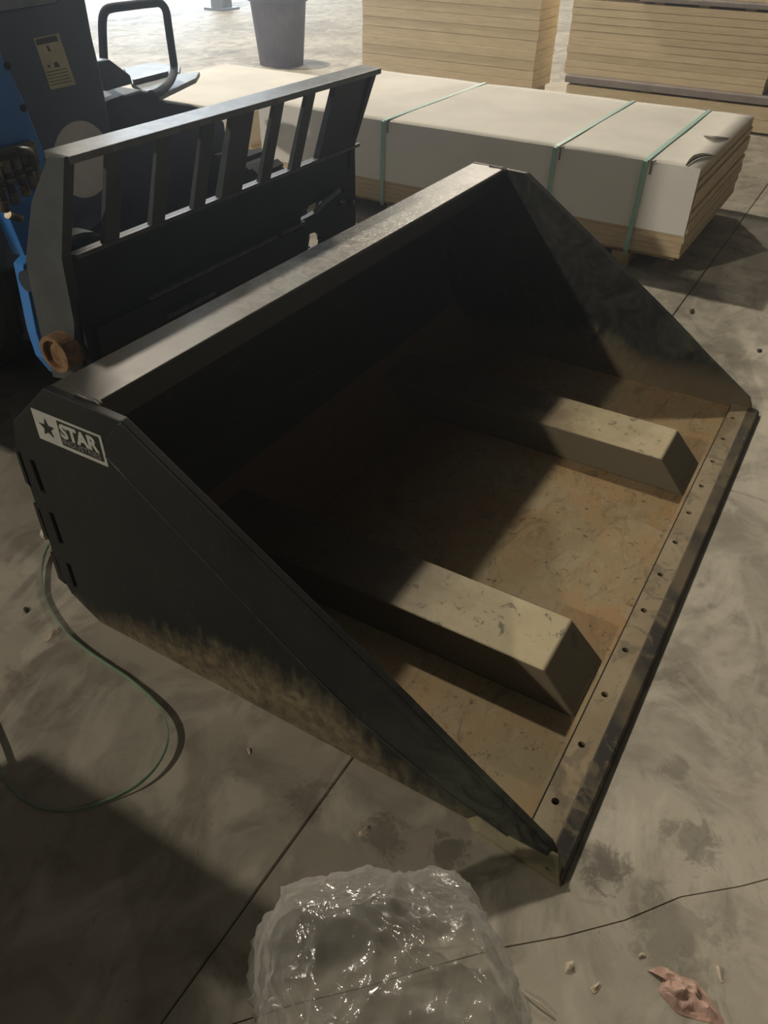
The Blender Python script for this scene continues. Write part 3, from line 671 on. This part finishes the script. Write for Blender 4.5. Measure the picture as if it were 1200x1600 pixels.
# ------------------------------------------------------------------ tall board stacks at the back right
def board_bundle(name, y0, y1, z0, z1, n, label, x0=6.6, group=None, xw=1.3, jit=0.004, seed=1):
    e = empty(name, (x0+xw/2, (y0+y1)/2, z0), label, 'board stack', group); rr_ = random.Random(seed); t = (z1-z0)/n; pr = None
    for k in range(n):
        if pr is None:
            pr = obj('board_sheet', MB().box((x0, y0, z0+0.001), (x0+xw, y1, z0+t-0.0015)), M['board_far'], e, bevel=0.002, seg=1); o = pr
        else:
            o = pr.copy(); C.objects.link(o); o.parent = e
        o.location = Vector((rr_.uniform(-jit, jit), rr_.uniform(-jit, jit), k*t))
    return e
def spacer(y0, y1, z0, z1, label, x0=6.56, xw=1.36):
    e = empty('cover_sheet', (x0+xw/2, (y0+y1)/2, z0), label, 'cover sheet')
    obj('grey_sheet', MB().prism([(x0, y0, z0+0.02), (x0, y0, z1-0.01), (x0+0.02, y0, z1), (x0+xw, y0, z1), (x0+xw, y0, z0+0.02)], (0, y1-y0, 0)), M['spacer'], e, bevel=0.004)
    for k in range(4):
        y = y0+0.15+k*(y1-y0-0.3)/3; obj('batten', MB().box((x0+0.06, y-0.04, z0), (x0+xw-0.05, y+0.04, z0+0.02)), M['pallet'], e)
board_bundle('lower_board_bundle', 0.25, 2.42, 0.017, 0.207, 2, 'lowest bundle of tan boards in the back right stack, next to the floor', seed=2)
spacer(0.45, 2.43, 0.207, 0.287, 'dark grey cover sheet on the lowest bundle of the back right stack')
board_bundle('board_bundle', 0.80, 2.46, 0.287, 0.834, 10, 'middle bundle of yellowish boards in the back right stack', seed=3)
spacer(0.55, 1.90, 0.834, 0.894, 'grey cover sheet high in the back right stack, at the top edge of the picture')
board_bundle('board_bundle', 0.6, 2.44, 0.894, 1.4, 9, 'top bundle of the back right stack, mostly above the picture', seed=4)
board_bundle('board_bundle', 2.74, 4.55, 0.12, 1.2, 14, 'pale board bundle left of the gap in the back stacks', xw=0.45, seed=5)
pl = empty('pallet', (6.83, 3.6, 0), 'dark timber pallet under the left back board bundle', 'pallet')
for y in (2.85, 3.6, 4.4): obj('pallet_block', MB().box((6.62, y-0.07, 0), (7.04, y+0.07, 0.12)), M['pallet'], pl)
# grey bin and post base on the bright floor
bn = empty('waste_bin', (7.02, 5.87, 0), 'purple grey plastic bin on the bright floor left of the back stacks', 'bin')
obj('bin_body', MB().cyl((7.02, 5.87, 0), (7.02, 5.87, 0.62), 0.24, 28, 0.30), M['bin'], bn, smooth=False)
obj('bin_rim', MB().ring((7.02, 5.87, 0.60), (7.02, 5.87, 0.64), 0.325, 0.29), M['bin'], bn)
ps = empty('column', (10.5, 9.65, 0), 'grey painted steel column standing on the bright floor, top edge of the picture', 'column')
obj('column_shaft', MB().box((10.38, 9.53, 0), (10.62, 9.77, 6)), M['post'], ps, bevel=0.01)
obj('base_plate', MB().box((10.3, 9.45, 0), (10.7, 9.85, 0.03)), M['post'], ps)

# ------------------------------------------------------------------ green band on the floor
bpts = [(80, 838, 0.030), (68, 866, 0.016), (64, 900, 0.012), (72, 940, 0.006), (100, 985, 0.006), (132, 1014, 0.006), (165, 1037, 0.006), (205, 1064, 0.006), (240, 1095, 0.012), (258, 1125, 0.020), (260, 1158, 0.024),
        (243, 1194, 0.024), (212, 1225, 0.020), (170, 1248, 0.012), (128, 1262, 0.008), (90, 1266, 0.006), (50, 1256, 0.008), (20, 1232, 0.016), (2, 1200, 0.020), (-16, 1150, 0.020), (-40, 1080, 0.012)]
P = smooth_path([UZ(u, v, z) for u, v, z in bpts], 6); vs = []; fs = []
for i, p in enumerate(P):
    z0 = max(0.001, p.z*0.75-0.004); vs += [(p.x, p.y, z0), (p.x, p.y, z0+0.009)]
for i in range(len(P)-1): fs.append((2*i, 2*i+2, 2*i+3, 2*i+1))
o = obj('packing_band', MB().add(vs, fs), M['strap_floor'], origin=tuple(P[30])); o.modifiers.new('s', 'SOLIDIFY').thickness = 0.003
tag(o, 'loop of thin green packing band lying on the concrete left of the bucket', 'band')
kc = UZ(74, 832, 0.07); mb = MB(); 
mb.ring(kc+Vector((0, -0.008, 0)), kc+Vector((0, 0.008, 0)), 0.020, 0.010, 18)
mb.box(tuple(kc+Vector((0.008, -0.012, -0.03))), tuple(kc+Vector((0.026, 0.010, -0.012))))
mb.cyl(kc+Vector((0, 0, -0.018)), (kc.x, kc.y, 0.0), 0.005, 8)
tag(obj('band_clip', mb, M['clip'], origin=tuple(kc), bevel=0.002), 'small whitish clip ring where the green band meets the bucket', 'clip')

# ------------------------------------------------------------------ crumpled clear plastic bag
bc = Vector((-0.455, 0.085, 0.0))
bm = bmesh.new(); bmesh.ops.create_icosphere(bm, subdivisions=6, radius=1.0)
ax = Vector((0.180, 0.175, 0.165))
def crease(p, f, o): return 1-min(1, abs(noise.noise(p*f+o))*3.2)
def cell(p, f, o):
    q = p*f+o; q = q+0.35*noise.noise_vector(q*0.9)
    dd = noise.voronoi(q)[0]; return math.exp(-(dd[1]-dd[0])*7.0), dd[0]
for v in bm.verts:
    n = v.co.normalized()
    k = (abs(n.x)**2.8+abs(n.y)**2.8+abs(n.z)**3.0)**(-1/2.9)
    d = 0.95+0.24*noise.noise(n*1.4+Vector((2, 5, 1)))
    e1, c1 = cell(n, 1.5, Vector((3, 1, 7))); e2, c2 = cell(n, 3.6, Vector((8, 2, 5))); e3, c3 = cell(n, 8.5, Vector((1, 6, 2)))
    m = min(1, max(0, noise.noise(n*2.1+Vector((4, 4, 8)))*1.6+0.45))
    d += 0.075*e1+0.040*e2+m*(0.020*e3+0.03*noise.noise(n*11))
    p = Vector((n.x*ax.x, n.y*ax.y, n.z*ax.z))*k*d
    fl = 1+0.25*max(0, -n.z)+0.10*(1-n.z)
    p.x *= fl; p.y *= fl
    if p.y > 0: p.y *= 1+0.10*(1-n.z)
    if p.x < 0: p.x *= 1+0.15*(1-n.z)
    p.z = max(p.z+0.145, 0.004+0.006*abs(noise.noise(n*9)))
    v.co = p
me = bpy.data.meshes.new('plastic_bag'); bm.to_mesh(me); bm.free(); me.materials.append(M['film']); me.shade_smooth()
bag = bpy.data.objects.new('plastic_bag', me); bag.location = bc; bag.rotation_euler = (0, 0, radians(28.6)); C.objects.link(bag)
tag(bag, 'crumpled clear plastic bag standing on the concrete in front of the bucket toe', 'plastic bag')

# ------------------------------------------------------------------ litter
def crumple(name, pts, h, mat, label, cat, seed=0, n=10, group=None):
    P = [UZ(u, v, 0.002) for u, v in pts]; c = sum(P, Vector())/len(P); vs = [(c.x, c.y, h)]; fs = []; R = 7; N = len(P)*4
    ring = smooth_path(P+[P[0]], 4)[:-1]; N = len(ring)
    for k in range(1, R+1):
        t = k/R
        for i, p in enumerate(ring):
            q = c.lerp(p, t); hh = h*(1-t**2)*(0.6+0.9*noise.noise(Vector((q.x*60+seed, q.y*60, k*0.2)))) + 0.0035*(1-t)
            vs.append((q.x, q.y, max(hh, 0.0012)))
    fs = [(0, 1+i, 1+(i+1) % N) for i in range(N)]
    for k in range(R-1):
        for i in range(N): a = 1+k*N; fs.append((a+i, a+N+i, a+N+(i+1) % N, a+(i+1) % N))
    a = 1+(R-1)*N; vs += [(vs[a+i][0], vs[a+i][1], 0.0) for i in range(N)]; fs += [(a+i, a+N+i, a+N+(i+1) % N, a+(i+1) % N) for i in range(N)]; fs.append(tuple(a+N+i for i in range(N)))
    return tag(obj(name, MB().add(vs, fs), mat, origin=(c.x, c.y, 0)), label, cat, group)
crumple('crumpled_film', [(1012, 1516), (1036, 1510), (1062, 1524), (1086, 1532), (1104, 1552), (1112, 1566), (1132, 1600), (1096, 1594), (1062, 1584), (1044, 1566), (1030, 1548), (1036, 1526)], 0.022, M['foil'],
        'crumpled piece of pink plastic film on the floor, bottom right corner', 'plastic scrap', 3)
crumple('paper_scrap', [(884, 1503), (897, 1501), (899, 1517), (884, 1519)], 0.005, M['scrap'], 'small square paper scrap on the floor right of the plastic bag', 'scrap', 1)
crumple('paper_scrap', [(921, 1544), (937, 1533), (939, 1540), (929, 1552)], 0.006, M['scrap'], 'small pale torn scrap below right of the square paper scrap', 'scrap', 2)
crumple('paper_scrap', [(996, 1493), (1004, 1487), (1010, 1494), (1000, 1497)], 0.005, M['scrap'], 'tiny triangular scrap above the pink film', 'scrap', 4)
crumple('paper_scrap', [(1118, 1508), (1124, 1509), (1131, 1532), (1126, 1533), (1122, 1520)], 0.005, M['scrap'], 'thin curved scrap right of the pink film', 'scrap', 5)
crumple('wood_chip', [(66, 998), (78, 988), (96, 976), (92, 988), (74, 1001)], 0.008, M['scrap'], 'split pale wood chip on the floor beside the green band', 'wood chip', 6)
crumple('wood_chip', [(560, 1300), (570, 1292), (578, 1290), (574, 1302), (562, 1306)], 0.006, M['scrap'], 'pale chip on the floor just above the plastic bag', 'wood chip', 7)
crumple('dirt_lump', [(36, 952), (41, 948), (46, 953), (41, 958)], 0.010, M['dirt_bit'], 'dark dirt lump on the floor left of the green band', 'dirt lump', 8)
crumple('dirt_lump', [(386, 1170), (390, 1168), (392, 1176), (389, 1178)], 0.005, M['scrap'], 'pale crumb on the floor below the mud streaked bucket side', 'dirt lump', 9)
crumple('dirt_lump', [(1078, 484), (1084, 482), (1085, 489), (1079, 490)], 0.008, M['dirt_bit'], 'dark crumb at the floor joint beyond the bucket', 'dirt lump', 10)
crumple('dirt_lump', [(1183, 545), (1190, 545), (1190, 550), (1184, 550)], 0.006, M['dirt_bit'], 'dark crumb on the floor right of the far bucket side', 'dirt lump', 11)
tag(obj('straw', MB().tube([UZ(815, 1549, 0.004), UZ(842, 1567, 0.008), UZ(866, 1588, 0.004)], 0.0018, 6), M['scrap'], origin=tuple(UZ(842, 1567, 0.004))), 'thin pale straw on the floor right of the plastic bag', 'straw')
# unseen crate, added left of the view to cast the dark floor area
cr = empty('shade_crate', (-1.40, 0.88, 0), 'unseen wooden crate added left of the bucket to shade the floor', 'crate')
for k in range(4):
    obj('crate_board', MB().box((-1.75, 0.30, 0.01+k*0.125), (-1.05, 0.32, 0.125+k*0.125)), M['crate'], cr, bevel=0.003, seg=1)
    obj('crate_board', MB().box((-1.75, 1.44, 0.01+k*0.125), (-1.05, 1.46, 0.125+k*0.125)), M['crate'], cr, bevel=0.003, seg=1)
    obj('crate_board', MB().box((-1.07, 0.32, 0.01+k*0.125), (-1.05, 1.44, 0.125+k*0.125)), M['crate'], cr, bevel=0.003, seg=1)
    obj('crate_board', MB().box((-1.75, 0.32, 0.01+k*0.125), (-1.73, 1.44, 0.125+k*0.125)), M['crate'], cr, bevel=0.003, seg=1)
for k in range(5): obj('crate_lid_board', MB().box((-1.75+k*0.14, 0.30, 0.51), (-1.615+k*0.14, 1.46, 0.53)), M['crate'], cr, bevel=0.003, seg=1)
obj('crate_base', MB().box((-1.74, 0.31, 0), (-1.06, 1.45, 0.012)), M['crate'], cr)
